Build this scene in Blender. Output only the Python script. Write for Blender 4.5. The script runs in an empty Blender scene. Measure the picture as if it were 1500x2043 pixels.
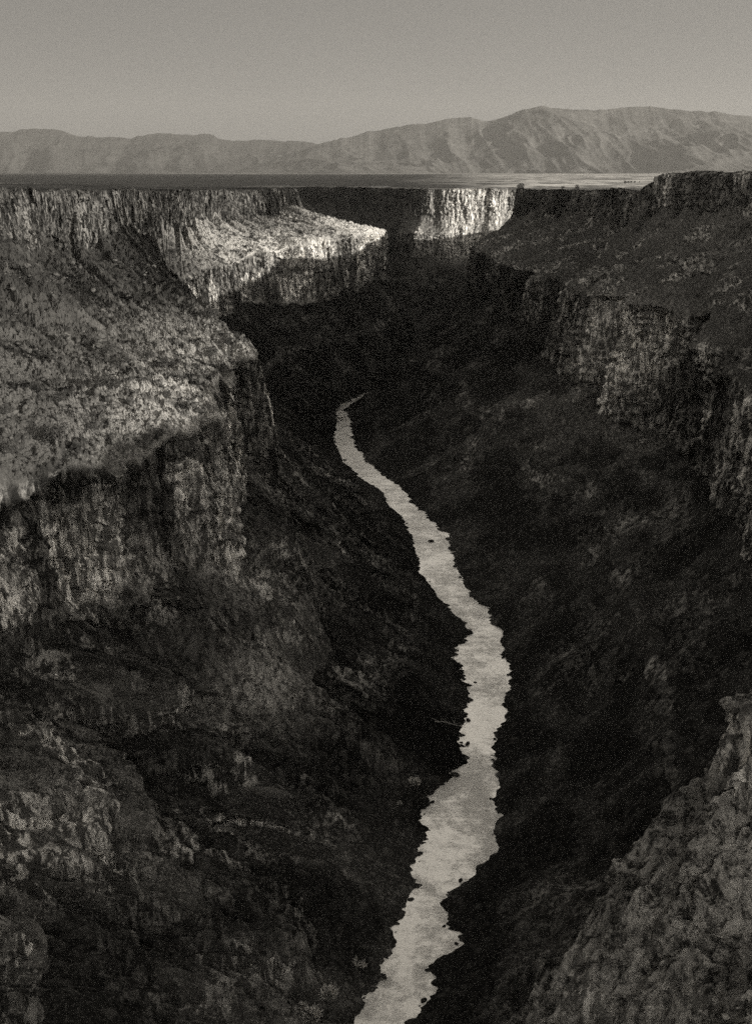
import bpy, bmesh, math, random
import numpy as np
from mathutils import Vector

# ---------------------------------------------------------------- camera, sky, sun, exposure
SC = bpy.context.scene
COL = SC.collection
F_PX, CX, CY = 2000.0, 750.0, 1021.5          # focal length and centre, in pixels of the 1500 x 2043 frame
PITCH = math.atan((1021.5 - 343.0) / F_PX)
CAM_Z = 12.0
cam_d = bpy.data.cameras.new('camera')
cam = bpy.data.objects.new('camera', cam_d)
COL.objects.link(cam)
cam.location = (0, 0, CAM_Z)
cam.rotation_euler = (math.pi / 2 - PITCH, 0, 0)
cam_d.sensor_fit = 'VERTICAL'
cam_d.sensor_height = 24.0
cam_d.lens = F_PX / 2043.0 * 24.0
cam_d.clip_start = 1.0
cam_d.clip_end = 200000.0
SC.camera = cam

SUN_AZ, SUN_EL = math.radians(128.0), math.radians(11.8)   # clockwise from the view direction (+Y)
world = bpy.data.worlds.new('World')
SC.world = world
world.use_nodes = True
wn, wl = world.node_tree.nodes, world.node_tree.links
for n in list(wn):
    wn.remove(n)
w_out = wn.new('ShaderNodeOutputWorld')
w_bg = wn.new('ShaderNodeBackground')
w_sky = wn.new('ShaderNodeTexSky')
w_sky.sky_type = 'NISHITA'
w_sky.sun_disc = False
w_sky.sun_elevation = SUN_EL
w_sky.sun_rotation = SUN_AZ
w_sky.air_density = 1.0
w_sky.dust_density = 0.8
w_bw = wn.new('ShaderNodeSeparateColor')          # a blue-sensitive plate: only the sky's blue counts
w_tint = wn.new('ShaderNodeMix')
w_tint.data_type = 'RGBA'
w_tint.blend_type = 'MULTIPLY'
w_tint.inputs[0].default_value = 1.0
w_tint.inputs[7].default_value = (1.0, 0.95, 0.87, 1)
wl.new(w_sky.outputs[0], w_bw.inputs[0])
w_pow = wn.new('ShaderNodeMath')                   # and its response is softer than linear
w_pow.operation = 'POWER'
w_pow.inputs[1].default_value = 0.3
wl.new(w_bw.outputs[2], w_pow.inputs[0])
# bright sky band added above the frame, to lift the river and shade
w_co = wn.new('ShaderNodeTexCoord')
w_sep = wn.new('ShaderNodeSeparateXYZ')
wl.new(w_co.outputs['Generated'], w_sep.inputs[0])
w_noise = wn.new('ShaderNodeTexNoise')
w_noise.inputs['Scale'].default_value = 3.5
w_noise.inputs['Detail'].default_value = 6
wl.new(w_co.outputs['Generated'], w_noise.inputs['Vector'])
w_h = wn.new('ShaderNodeMath')
w_h.operation = 'MULTIPLY_ADD'
w_h.inputs[1].default_value = 0.06
wl.new(w_noise.outputs['Fac'], w_h.inputs[0])
wl.new(w_sep.outputs['Z'], w_h.inputs[2])
w_band = wn.new('ShaderNodeValToRGB')
w_band.color_ramp.interpolation = 'EASE'
els = w_band.color_ramp.elements
els[0].position, els[0].color = 0.05, (0.46, 0.46, 0.46, 1)
els[1].position, els[1].color = 0.34, (1.0, 1.0, 1.0, 1)
for p_, v_ in ((0.18, 0.37), (0.50, 0.94), (0.63, 0.66), (0.82, 0.38)):
    e_ = els.new(p_)
    e_.color = (v_, v_, v_, 1)
wl.new(w_h.outputs[0], w_band.inputs[0])
w_mul = wn.new('ShaderNodeMath')
w_mul.operation = 'MULTIPLY'
wl.new(w_pow.outputs[0], w_mul.inputs[0])
wl.new(w_band.outputs[0], w_mul.inputs[1])
# the half of the sky towards the sun is brighter
w_dot = wn.new('ShaderNodeVectorMath')
w_dot.operation = 'DOT_PRODUCT'
w_dot.inputs[1].default_value = (math.sin(SUN_AZ), math.cos(SUN_AZ), 0.0)
wl.new(w_co.outputs['Generated'], w_dot.inputs[0])
w_side = wn.new('ShaderNodeMapRange')
w_side.interpolation_type = 'SMOOTHSTEP'
for i_, v_ in enumerate((0.05, 0.85, 1.0, 2.3)):
    w_side.inputs[i_ + 1].default_value = v_
wl.new(w_dot.outputs['Value'], w_side.inputs[0])
w_sm = wn.new('ShaderNodeMath')
w_sm.operation = 'MULTIPLY'
wl.new(w_mul.outputs[0], w_sm.inputs[0])
wl.new(w_side.outputs[0], w_sm.inputs[1])
w_lr = wn.new('ShaderNodeMapRange')
for i_, v_ in enumerate((-0.88, -0.25, 0.88, 1.14)):
    w_lr.inputs[i_ + 1].default_value = v_
wl.new(w_dot.outputs['Value'], w_lr.inputs[0])
w_sm2 = wn.new('ShaderNodeMath')
w_sm2.operation = 'MULTIPLY'
wl.new(w_sm.outputs[0], w_sm2.inputs[0])
wl.new(w_lr.outputs[0], w_sm2.inputs[1])
w_gain = wn.new('ShaderNodeMath')
w_gain.operation = 'MULTIPLY'
w_gain.inputs[1].default_value = 1.95
wl.new(w_sm2.outputs[0], w_gain.inputs[0])
wl.new(w_gain.outputs[0], w_tint.inputs[6])
wl.new(w_tint.outputs[2], w_bg.inputs[0])
wl.new(w_bg.outputs[0], w_out.inputs[0])
w_bg.inputs[1].default_value = 0.15

sun_d = bpy.data.lights.new('sun', 'SUN')
sun_d.energy = 5.0
sun_d.angle = math.radians(0.5)
sun_d.color = (1.0, 0.96, 0.89)
sun = bpy.data.objects.new('sun', sun_d)
COL.objects.link(sun)
SUN_DIR = Vector((math.sin(SUN_AZ) * math.cos(SUN_EL), math.cos(SUN_AZ) * math.cos(SUN_EL), math.sin(SUN_EL)))
sun.rotation_euler = SUN_DIR.to_track_quat('Z', 'Y').to_euler()
sun.location = (300, -300, 300)

SC.view_settings.view_transform = 'Standard'
SC.view_settings.look = 'None'
SC.view_settings.exposure = 0.52
SC.view_settings.gamma = 1.0
SC.view_settings.use_curve_mapping = False
SC.cycles.max_bounces = 6
SC.cycles.volume_bounces = 0
SC.cycles.use_denoising = False
SC.cycles.use_adaptive_sampling = True
SC.cycles.adaptive_threshold = 0.12

QUAL = 1.0          # terrain resolution factor
random.seed(7)
RNG = np.random.default_rng(7)

# ---------------------------------------------------------------- helpers
ST, CT = math.sin(PITCH), math.cos(PITCH)


def ray(px, py):
    v = (py - CY) / F_PX
    return np.array([(px - CX) / F_PX, CT - v * ST, -ST - v * CT])


def at_z(px, py, z):
    r = ray(px, py)
    return np.array([0, 0, CAM_Z]) + r * ((z - CAM_Z) / r[2])


def at_y(px, py, y):
    r = ray(px, py)
    return np.array([0, 0, CAM_Z]) + r * (y / r[1])


def project(P):
    x, y, z = P[..., 0], P[..., 1], P[..., 2] - CAM_Z
    fwd = y * CT - z * ST
    up = y * ST + z * CT
    f = np.where(fwd > 1, fwd, 1)
    return CX + F_PX * x / f, CY - F_PX * up / f, fwd


def hash3(ix, iy, iz):
    h = (ix.astype(np.uint32) * np.uint32(374761393) + iy.astype(np.uint32) * np.uint32(668265263)
         + iz.astype(np.uint32) * np.uint32(2147483647 - 1274126177))
    h = (h ^ (h >> np.uint32(13))) * np.uint32(1274126177)
    h = (h ^ (h >> np.uint32(16))) * np.uint32(2246822519)
    h = h ^ (h >> np.uint32(13))
    return (h & np.uint32(0xFFFFFF)).astype(np.float32) / np.float32(0xFFFFFF)


def vnoise(x, y, z):
    x, y, z = np.broadcast_arrays(x, y, z)
    xf, yf, zf = np.floor(x), np.floor(y), np.floor(z)
    ix, iy, iz = xf.astype(np.int64), yf.astype(np.int64), zf.astype(np.int64)
    fx, fy, fz = (x - xf).astype(np.float32), (y - yf).astype(np.float32), (z - zf).astype(np.float32)
    fx = fx * fx * fx * (fx * (fx * 6 - 15) + 10)
    fy = fy * fy * fy * (fy * (fy * 6 - 15) + 10)
    fz = fz * fz * fz * (fz * (fz * 6 - 15) + 10)
    r = 0
    for dz in (0, 1):
        wz = fz if dz else 1 - fz
        for dy in (0, 1):
            wy = fy if dy else 1 - fy
            a = hash3(ix, iy + dy, iz + dz)
            b = hash3(ix + 1, iy + dy, iz + dz)
            r = r + (a + (b - a) * fx) * wy * wz
    return r * 2 - 1


def fbm(x, y, z, oct=4, gain=0.5, seed=0):
    r, a, t = 0, 1.0, 0
    for o in range(oct):
        k = 2.03 ** o
        r = r + a * vnoise(x * k + 31.7 * o + seed * 7.13, y * k - 17.3 * o + seed * 3.7, z * k + 5.1 * o + seed * 11.9)
        t += a
        a *= gain
    return r / t * 1.5


def ridged(x, y, z, oct=3, seed=0):
    r, a, t = 0, 1.0, 0
    for o in range(oct):
        k = 2.1 ** o
        n = 1 - np.abs(vnoise(x * k + 13.7 * o + seed * 5.3, y * k + seed * 9.1, z * k - 7.7 * o)) * 1.6
        r = r + a * n
        t += a
        a *= 0.5
    return r / t


def worley(x, y, seed=0):
    """rounded boulders: height 0..1 in cells of size one, with an own random size each"""
    xf, yf = np.floor(x), np.floor(y)
    out = np.zeros(np.broadcast(x, y).shape, np.float32)
    sid = np.zeros_like(out)
    for dx in (-1, 0, 1):
        for dy in (-1, 0, 1):
            cx, cy = (xf + dx).astype(np.int64), (yf + dy).astype(np.int64)
            z0 = np.full(cx.shape, seed, np.int64)
            px = cx + hash3(cx, cy, z0)
            py = cy + hash3(cx, cy, z0 + 5)
            rad = 0.12 + 0.62 * hash3(cx, cy, z0 + 9) ** 2.2
            d = np.sqrt((x - px) ** 2 + (y - py) ** 2).astype(np.float32)
            h = np.sqrt(np.clip(rad * rad - d * d, 0, None))
            sid = np.where(h > out, hash3(cx, cy, z0 + 13), sid)
            out = np.maximum(out, h)
    return out, sid


def blocks(a, z, w, h, seed):
    """broken rock faces: columns of width w cut into lengths of about h, each face at its own depth (-1..1) and lean"""
    ca = a / w
    col = np.floor(ca)
    zz = z / h + hash3(col.astype(np.int64), col.astype(np.int64) * 0 + seed, col.astype(np.int64) * 0) * 5
    row = np.floor(zz)
    c, r = col.astype(np.int64), row.astype(np.int64)
    k = np.full(c.shape, seed, np.int64)
    d = hash3(c, r, k) * 2 - 1
    lean = hash3(c, r, k + 3) * 2 - 1
    return d + lean * (ca - col - 0.5) * 0.9 + (hash3(c, r, k + 7) - 0.5) * (zz - row - 0.5) * 0.8


def smooth(a, b, x):
    t = np.clip((x - a) / (b - a), 0, 1)
    return t * t * (3 - 2 * t)


def catmull(C, u):
    """C: K x ... control values; u: fine parameters in 0..K-1"""
    K = len(C)
    i = np.clip(np.floor(u).astype(int), 0, K - 2)
    f = (u - i).reshape((-1,) + (1,) * (C.ndim - 1))
    p0, p1, p2, p3 = C[np.maximum(i - 1, 0)], C[i], C[i + 1], C[np.minimum(i + 2, K - 1)]
    m1, m2 = (p2 - p0) * 0.42, (p3 - p1) * 0.42
    f2, f3 = f * f, f * f * f
    return (2 * f3 - 3 * f2 + 1) * p1 + (f3 - 2 * f2 + f) * m1 + (-2 * f3 + 3 * f2) * p2 + (f3 - f2) * m2


def grid_mesh(name, P, mats, attrs=None, flip=False, keep=None, shade=False):
    nu, nv = P.shape[:2]
    me = bpy.data.meshes.new(name)
    idx = np.arange(nu * nv).reshape(nu, nv)
    q = np.stack([idx[:-1, :-1], idx[1:, :-1], idx[1:, 1:], idx[:-1, 1:]], -1)
    if flip:
        q = q[..., ::-1]
    q = q.reshape(-1, 4)
    if keep is not None:
        q = q[keep.reshape(-1)]
    me.vertices.add(nu * nv)
    me.vertices.foreach_set('co', P.astype(np.float32).ravel())
    me.loops.add(q.size)
    me.loops.foreach_set('vertex_index', q.astype(np.int32).ravel())
    me.polygons.add(len(q))
    me.polygons.foreach_set('loop_start', np.arange(0, q.size, 4, dtype=np.int32))
    me.polygons.foreach_set('use_smooth', np.full(len(q), shade))
    me.update(calc_edges=True)
    for k, v in (attrs or {}).items():
        a = me.attributes.new(k, 'FLOAT', 'POINT')
        a.data.foreach_set('value', np.ascontiguousarray(v, np.float32).ravel())
    me.materials.append(mats)
    o = bpy.data.objects.new(name, me)
    COL.objects.link(o)
    return o


# ---------------------------------------------------------------- materials
WARM = (1.0, 0.965, 0.90)


class NT:
    """small node tree builder"""
    def __init__(self, name):
        self.m = bpy.data.materials.new(name)
        self.m.use_nodes = True
        self.n, self.l = self.m.node_tree.nodes, self.m.node_tree.links
        self.bsdf = self.n['Principled BSDF']
        self.bsdf.inputs['Roughness'].default_value = 0.9
        self.bsdf.inputs['Specular IOR Level'].default_value = 0.03
        self.co = self.n.new('ShaderNodeTexCoord').outputs['Object']

    def link(self, a, b):
        if isinstance(a, (int, float)):
            b.default_value = a
        else:
            self.l.new(a, b)

    def scale(self, s, src=None):
        m = self.n.new('ShaderNodeMapping')
        m.inputs['Scale'].default_value = s
        self.l.new(src or self.co, m.inputs[0])
        return m.outputs[0]

    def noise(self, s, detail=6, rough=0.6, dist=0.0):
        t = self.n.new('ShaderNodeTexNoise')
        t.inputs['Scale'].default_value = 1.0
        t.inputs['Detail'].default_value = detail
        t.inputs['Roughness'].default_value = rough
        t.inputs['Distortion'].default_value = dist
        self.l.new(self.scale(s), t.inputs['Vector'])
        return t.outputs['Fac']

    def voronoi(self, s, feature='F1', out='Distance'):
        t = self.n.new('ShaderNodeTexVoronoi')
        t.feature = feature
        t.inputs['Scale'].default_value = 1.0
        self.l.new(self.scale(s), t.inputs['Vector'])
        return t.outputs[out]

    def attr(self, name):
        a = self.n.new('ShaderNodeAttribute')
        a.attribute_name = name
        return a.outputs['Fac']

    def math(self, op, a, b=0.0, c=None):
        m = self.n.new('ShaderNodeMath')
        m.operation = op
        self.link(a, m.inputs[0])
        self.link(b, m.inputs[1])
        if c is not None:
            self.link(c, m.inputs[2])
        return m.outputs[0]

    def ramp(self, v, a, b, lo=0.0, hi=1.0):
        m = self.n.new('ShaderNodeMapRange')
        m.interpolation_type = 'SMOOTHSTEP'
        self.link(v, m.inputs[0])
        for i, x in enumerate((a, b, lo, hi)):
            self.link(x, m.inputs[i + 1])
        return m.outputs[0]

    def mix(self, f, a, b):
        m = self.n.new('ShaderNodeMix')
        self.link(f, m.inputs[0])
        self.link(a, m.inputs[2])
        self.link(b, m.inputs[3])
        return m.outputs[0]

    def grey(self, v, tint=WARM):
        c = self.n.new('ShaderNodeCombineColor')
        for i in range(3):
            self.link(self.math('MULTIPLY', v, tint[i]), c.inputs[i])
        self.l.new(c.outputs[0], self.bsdf.inputs['Base Color'])

    def bump(self, h, strength, dist):
        b = self.n.new('ShaderNodeBump')
        self.link(strength, b.inputs['Strength'])
        b.inputs['Distance'].default_value = dist
        self.l.new(h, b.inputs['Height'])
        self.l.new(b.outputs[0], self.bsdf.inputs['Normal'])


def rock_material():
    t = NT('gorge_rock')
    cl, pale, grass = t.attr('cliff'), t.attr('pale'), t.attr('grass')
    tone, stone = t.attr('tone'), t.attr('stone')
    streak = t.noise((0.42, 0.42, 0.085), 9, 0.66, 0.5)
    fine = t.noise((1.1, 1.1, 0.28), 8, 0.75)
    speck = t.noise((1.5, 1.5, 1.5), 8, 0.82)
    patch = t.noise((0.055, 0.055, 0.03), 6, 0.66, 0.8)
    pt = t.ramp(patch, 0.40, 0.62)
    # cliff rock: dark basalt with paler weathered streaks
    s = t.ramp(t.math('ADD', t.math('MULTIPLY', streak, 0.72), t.math('MULTIPLY', fine, 0.28)), 0.465, 0.565)
    s = t.math('MULTIPLY', s, t.ramp(t.noise((1.1, 1.1, 0.06), 5, 0.65, 0.3), 0.36, 0.50, 0.25, 1.0))
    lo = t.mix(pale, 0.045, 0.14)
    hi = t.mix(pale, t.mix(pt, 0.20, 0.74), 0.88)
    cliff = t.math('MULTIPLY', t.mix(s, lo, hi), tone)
    # loose rock: dark, speckled with paler stones
    clump = t.noise((0.42, 0.42, 0.30), 7, 0.7, 0.4)
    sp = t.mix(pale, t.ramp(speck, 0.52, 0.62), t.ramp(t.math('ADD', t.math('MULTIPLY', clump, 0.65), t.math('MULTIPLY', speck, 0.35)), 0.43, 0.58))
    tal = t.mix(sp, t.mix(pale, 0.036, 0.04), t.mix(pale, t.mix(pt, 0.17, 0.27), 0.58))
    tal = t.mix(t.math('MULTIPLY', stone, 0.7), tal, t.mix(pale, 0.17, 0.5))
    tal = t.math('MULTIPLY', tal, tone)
    # dry grass on the benches between dark stones
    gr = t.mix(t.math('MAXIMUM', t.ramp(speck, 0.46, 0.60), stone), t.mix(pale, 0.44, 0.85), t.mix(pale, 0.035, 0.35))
    gm = t.math('MULTIPLY', grass, t.ramp(t.noise((0.07, 0.07, 0.07), 6, 0.7), 0.36, 0.54))
    tal = t.mix(gm, tal, gr)
    t.grey(t.mix(cl, tal, cliff))
    h = t.math('ADD', t.math('MULTIPLY', fine, 0.7), t.math('MULTIPLY', speck, 0.5))
    t.bump(h, 0.8, 1.1)
    return t.m


def plain_material():
    t = NT('plain_ground')
    a = t.attr('pale')
    n1 = t.noise((0.004, 0.0012, 0.004), 6, 0.65)
    n2 = t.noise((0.25, 0.25, 0.25), 4, 0.7)
    v = t.mix(t.math('MULTIPLY', a, t.ramp(n1, 0.25, 0.6, 0.6, 1.0)), t.mix(t.ramp(n2, 0.4, 0.6), 0.025, 0.06), t.mix(t.ramp(t.noise((0.012, 0.004, 0.01), 7, 0.75), 0.42, 0.58), 0.16, 0.62))
    t.grey(v)
    t.bump(n2, 0.6, 0.6)
    return t.m


def mountain_material(name, lo, hi):
    t = NT(name)
    n = t.noise((0.0012, 0.0012, 0.003), 8, 0.65)
    f = t.noise((0.008, 0.008, 0.008), 5, 0.7)
    v = t.mix(t.ramp(t.math('ADD', t.math('MULTIPLY', n, 0.65), t.math('MULTIPLY', f, 0.35)), 0.36, 0.66), lo, hi)
    t.grey(v)
    t.bump(f, 0.6, 50)
    return t.m


def water_material():
    t = NT('river_water')
    b = t.bsdf
    n = t.noise((1.1, 2.2, 1.0), 8, 0.75, 0.2)
    big = t.noise((0.15, 0.22, 0.10), 8, 0.78, 0.15)
    reach = t.noise((0.05, 0.030, 0.05), 4, 0.6, 0.3)
    f = t.ramp(t.math('ADD', t.math('MULTIPLY', big, 0.55), t.math('MULTIPLY', reach, 0.45)), 0.40, 0.58)
    t.grey(t.mix(f, 0.86, 1.0))
    b.inputs['Metallic'].default_value = 1.0
    t.link(t.mix(f, 0.26, 0.08), b.inputs['Roughness'])
    t.bump(n, t.mix(f, 1.0, 0.38), 0.34)
    return t.m


def plain_grey(name, lo, hi, s=2.0, rough=0.9):
    t = NT(name)
    n = t.noise((s, s, s), 6, 0.7)
    t.grey(t.mix(t.ramp(n, 0.38, 0.62), lo, hi))
    t.bump(n, 0.7, 0.3)
    t.bsdf.inputs['Roughness'].default_value = rough
    return t.m


M_ROCK, M_PLAIN, M_MOUNT, M_WATER = rock_material(), plain_material(), None, water_material()

# ---------------------------------------------------------------- river course, traced on the water level
WATER_Z = -175.0
RIV_PX = [(2043, 712, 800), (1985, 742, 862), (1930, 770, 868), (1880, 795, 898), (1800, 812, 885), (1750, 835, 935),
          (1700, 852, 975), (1640, 852, 993), (1600, 862, 987), (1560, 885, 988), (1520, 922, 985), (1480, 920, 990),
          (1440, 930, 1010), (1400, 940, 1005), (1350, 930, 1025), (1310, 920, 998), (1260, 945, 1000), (1220, 915, 965),
          (1180, 865, 930), (1140, 835, 912), (1100, 828, 893), (1060, 815, 880), (1040, 815, 850), (1010, 780, 825),
          (985, 765, 812), (950, 715, 768), (920, 685, 730), (890, 668, 710), (860, 668, 702), (835, 672, 700)]
RIV = [(-430, -95, -75), (-250, -75, -55), (0, -34, -14), (110, -13, -2)]
for py, a, b in RIV_PX:
    L, R = at_z(a, py, WATER_Z), at_z(b, py, WATER_Z)
    RIV.append((L[1], L[0], R[0]))
RIV += [(812, -35, -26), (838, -30, -20), (852, -24, -12), (884, -10, -1), (905, 8, 22), (935, 30, 46), (1000, 40, 56), (1100, 38, 56), (1300, 45, 66), (1450, 30, 52)]
RIV = np.array(RIV)


def bank(y, side):
    return float(np.interp(y, RIV[:, 0], RIV[:, 1 + side]))


# ---------------------------------------------------------------- gorge walls: stations of
# rim, base of the rim cliff, bench lip, base of the lower cliff, outcrop top, outcrop base, bank
def station(rim, lip, lcbz, bk, t2=None, ucbz=None, ucbd=8.0, lcbd=5.0):
    rim, lip, bk = np.array(rim, float), np.array(lip, float), np.array(bk, float)
    d = lip[:2] - rim[:2]
    d /= np.linalg.norm(d)
    ucb = np.array([*(rim[:2] + d * ucbd), rim[2] - 28 if ucbz is None else ucbz])
    e = bk[:2] - lip[:2]
    e /= np.linalg.norm(e)
    lcb = np.array([*(lip[:2] + e * lcbd), lcbz])
    if t2 is None:
        a = lcb + (bk - lcb) * 0.42
        b = lcb + (bk - lcb) * 0.48
        a[2] += 2.5
        b[2] -= 1.5
    else:
        a, b = np.array(t2[0], float), np.array(t2[1], float)
    return [rim, ucb, lip, lcb, a, b, bk]


def lb(y):
    return (bank(y, 0), y, WATER_Z - 0.6)


def rb(y):
    return (bank(y, 1), y, WATER_Z - 0.6)


LEFT = [
    station((-200, -430, 8), (-140, -430, -62), -102, lb(-430)),
    station((-195, -150, 8), (-130, -150, -62), -102, lb(-150)),
    station((-190, 40, 8), (-122, 60, -63), -102, lb(60)),
    station((-188, 130, 8), (-118, 140, -64), -100, lb(135), ((-84, 140, -106), (-76, 140, -138))),
    station((-186, 190, 8), (-118, 195, -66), -100, lb(185), ((-74, 195, -105), (-66, 192, -140))),
    station((-184, 215, 8), (-114, 216, -66), -102, lb(205), ((-72, 207, -106), (-64, 205, -140))),
    station((-182, 240, 8), (-107, 236, -65), -104, lb(220), ((-90, 226, -112), (-82, 226, -132))),
    station((-178, 300, 7.5), (-97, 256, -65), -106, lb(245), ((-66, 252, -116), (-57, 251, -142))),
    station((-172, 380, 7), (-78, 276, -65), -108, lb(268), ((-46, 270, -122), (-34, 268, -149))),
    station((-170, 440, 5.5), (-62, 298, -65), -114, lb(290), ((-34, 285, -125), (-20, 282, -152))),
    station((-172, 500, 4.5), (-50, 322, -65), -126, lb(318), ((-26, 318, -131), (-16, 316, -152))),
    station((-174, 560, 3), (-60, 360, -64), -118, lb(350), ((-30, 350, -122), (-20, 349, -149))),
    station((-175, 620, 2), (-58, 405, -64), -112, lb(400), ((-30, 398, -128), (-24, 398, -140))),
    station((-176, 690, 1), (-51, 440, -65), -116, lb(450)),
    station((-176, 750, 0), (-74, 500, -62), -112, lb(500)),
    station((-176, 800, -1), (-108, 580, -62), -108, lb(580)),
    station((-174, 860, -2), (-140, 690, -62), -108, lb(670)),
    station((-172, 920, -3), (-142, 800, -62), -108, lb(740)),
    station((-166, 1000, -4), (-126, 905, -64), -105, lb(800)),
    station((-156, 1070, -5), (-94, 950, -55), -104, lb(840)),
    station((-132, 1130, -6), (-50, 975, -50), -104, lb(880)),
    station((-110, 1175, -6.5), (-18, 1090, -50), -104, lb(950)),
    station((-96, 1205, -6.5), (10, 1235, -55), -106, lb(1060), None, -30),
    station((-108, 1260, -6.5), (6, 1290, -66), -106, lb(1300)),
    station((-170, 1360, -7), (-60, 1400, -66), -106, (-20, 1470, -175.6)),
    station((-330, 1460, -8), (-260, 1540, -66), -106, (-220, 1600, -175.6)),
    station((-480, 1730, -8), (-430, 1790, -66), -106, (-390, 1850, -175.6)),
    station((-1200, 2200, -8), (-1160, 2270, -66), -106, (-1120, 2340, -175.6)),
]
RIGHT = [
    station((215, -430, 11), (130, -430, -62), -102, rb(-430)),
    station((212, -150, 11), (125, -150, -62), -102, rb(-150)),
    station((212, 20, 11), (118, 20, -64), -104, rb(20)),
    station((214, 80, 11), (108, 85, -66), -104, rb(80), ((66, 84, -122), (60, 84, -134))),
    station((216, 115, 11), (84, 120, -73), -94, rb(112), ((58, 120, -108), (46, 120, -130))),
    station((218, 150, 11), (66, 155, -77), -85, rb(140), ((52, 150, -90), (39, 147, -122)), None, 8, 3),
    station((222, 172, 11), (96, 172, -76), -100, rb(165), ((66, 165, -108), (56, 164, -128))),
    station((226, 210, 11), (118, 212, -68), -106, rb(205), ((78, 206, -130), (72, 205, -137))),
    station((232, 280, 11), (128, 280, -66), -110, rb(270), ((88, 276, -132), (83, 275, -140))),
    station((238, 360, 11.5), (134, 360, -65), -110, rb(350)),
    station((240, 430, 11.5), (142, 405, -65), -108, rb(395)),
    station((243, 500, 12), (166, 440, -65), -106, rb(430)),
    station((243, 560, 12), (147, 470, -57), -116, rb(470)),
    station((242, 640, 12), (137, 545, -54), -117, rb(545)),
    station((232, 690, 11.5), (124, 600, -55), -110, rb(600)),
    station((206, 738, 10.3), (113, 650, -57), -103, rb(650)),
    station((194, 752, 6), (126, 700, -62), -98, rb(690)),
    station((192, 770, 1), (128, 715, -64), -98, rb(710)),
    station((222, 850, -2), (124, 742, -64), -100, rb(735)),
    station((228, 920, -2), (118, 770, -64), -102, rb(760)),
    station((218, 980, -3), (112, 830, -64), -100, rb(812), ((22, 826, -126), (16, 826, -134))),
    station((212, 1030, -4), (110, 880, -64), -100, rb(852), ((22, 858, -138), (16, 858, -149))),
    station((200, 1100, -5), (104, 950, -64), -100, rb(905)),
    station((170, 1200, -6.5), (104, 1090, -64), -100, rb(1030)),
    station((180, 1245, -6.5), (120, 1180, -64), -100, rb(1120)),
    station((300, 1300, -8), (215, 1300, -66), -102, rb(1200)),
    station((425, 1400, -9), (350, 1415, -68), -104, rb(1280)),
    station((430, 1500, -10), (350, 1480, -70), -106, rb(1320)),
    station((320, 1588, -12), (285, 1545, -74), -110, rb(1370)),
    station((205, 1594, -12), (190, 1566, -76), -112, rb(1400), None, -52, 4),
    station((135, 1596, -12), (128, 1572, -76), -114, (75, 1440, -175.6), None, -56, 4),
    station((74, 1604, -12), (66, 1580, -78), -114, (20, 1500, -175.6), None, -56, 4),
    station((20, 1720, -13), (-2, 1706, -76), -112, (-60, 1600, -175.6), None, -50, 4),
    station((-135, 2010, -15), (-160, 1985, -74), -112, (-240, 1760, -175.6)),
    station((-470, 2270, -23), (-500, 2220, -72), -112, (-530, 2130, -175.6)),
    station((-1350, 2760, -24), (-1370, 2700, -72), -112, (-1400, 2600, -175.6)),
]

PALE_SPOTS = [  # paler rock; sunlight painted into the spur lip and far face: centre, radius, strength
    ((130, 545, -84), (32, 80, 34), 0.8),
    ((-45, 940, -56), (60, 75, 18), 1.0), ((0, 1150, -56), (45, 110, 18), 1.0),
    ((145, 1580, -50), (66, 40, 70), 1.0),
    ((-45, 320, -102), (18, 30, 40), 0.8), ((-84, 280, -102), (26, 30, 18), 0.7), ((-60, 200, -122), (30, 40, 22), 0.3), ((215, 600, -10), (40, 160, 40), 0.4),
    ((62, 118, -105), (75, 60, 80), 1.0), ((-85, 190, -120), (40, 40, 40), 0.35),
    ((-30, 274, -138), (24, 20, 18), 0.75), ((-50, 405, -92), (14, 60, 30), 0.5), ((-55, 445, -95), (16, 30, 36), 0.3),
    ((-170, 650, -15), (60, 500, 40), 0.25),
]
GRASS_SPOTS = [  # dry grass on the left benches
    ((-62, 345, -60), (32, 65, 26), 1.0), ((-66, 440, -56), (36, 75, 26), 0.85), ((-125, 300, -50), (60, 90, 40), 0.3),
    ((-120, 950, -40), (70, 120, 50), 1.0), ((-40, 1150, -45), (80, 130, 40), 1.0), ((-150, 480, -35), (60, 140, 30), 0.10),
]
PLAIN_RIM = np.array([s[0] for s in LEFT] + [s[0] for s in RIGHT])


def plain_z(X, Y):
    w = 0
    zz = 0
    for r in PLAIN_RIM:
        k = 1.0 / (((X - r[0]) ** 2 + (Y - r[1]) ** 2) / 90.0 ** 2 + 0.05) ** 1.5
        w = w + k
        zz = zz + k * r[2]
    return zz / w


WALLS = {}


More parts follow.
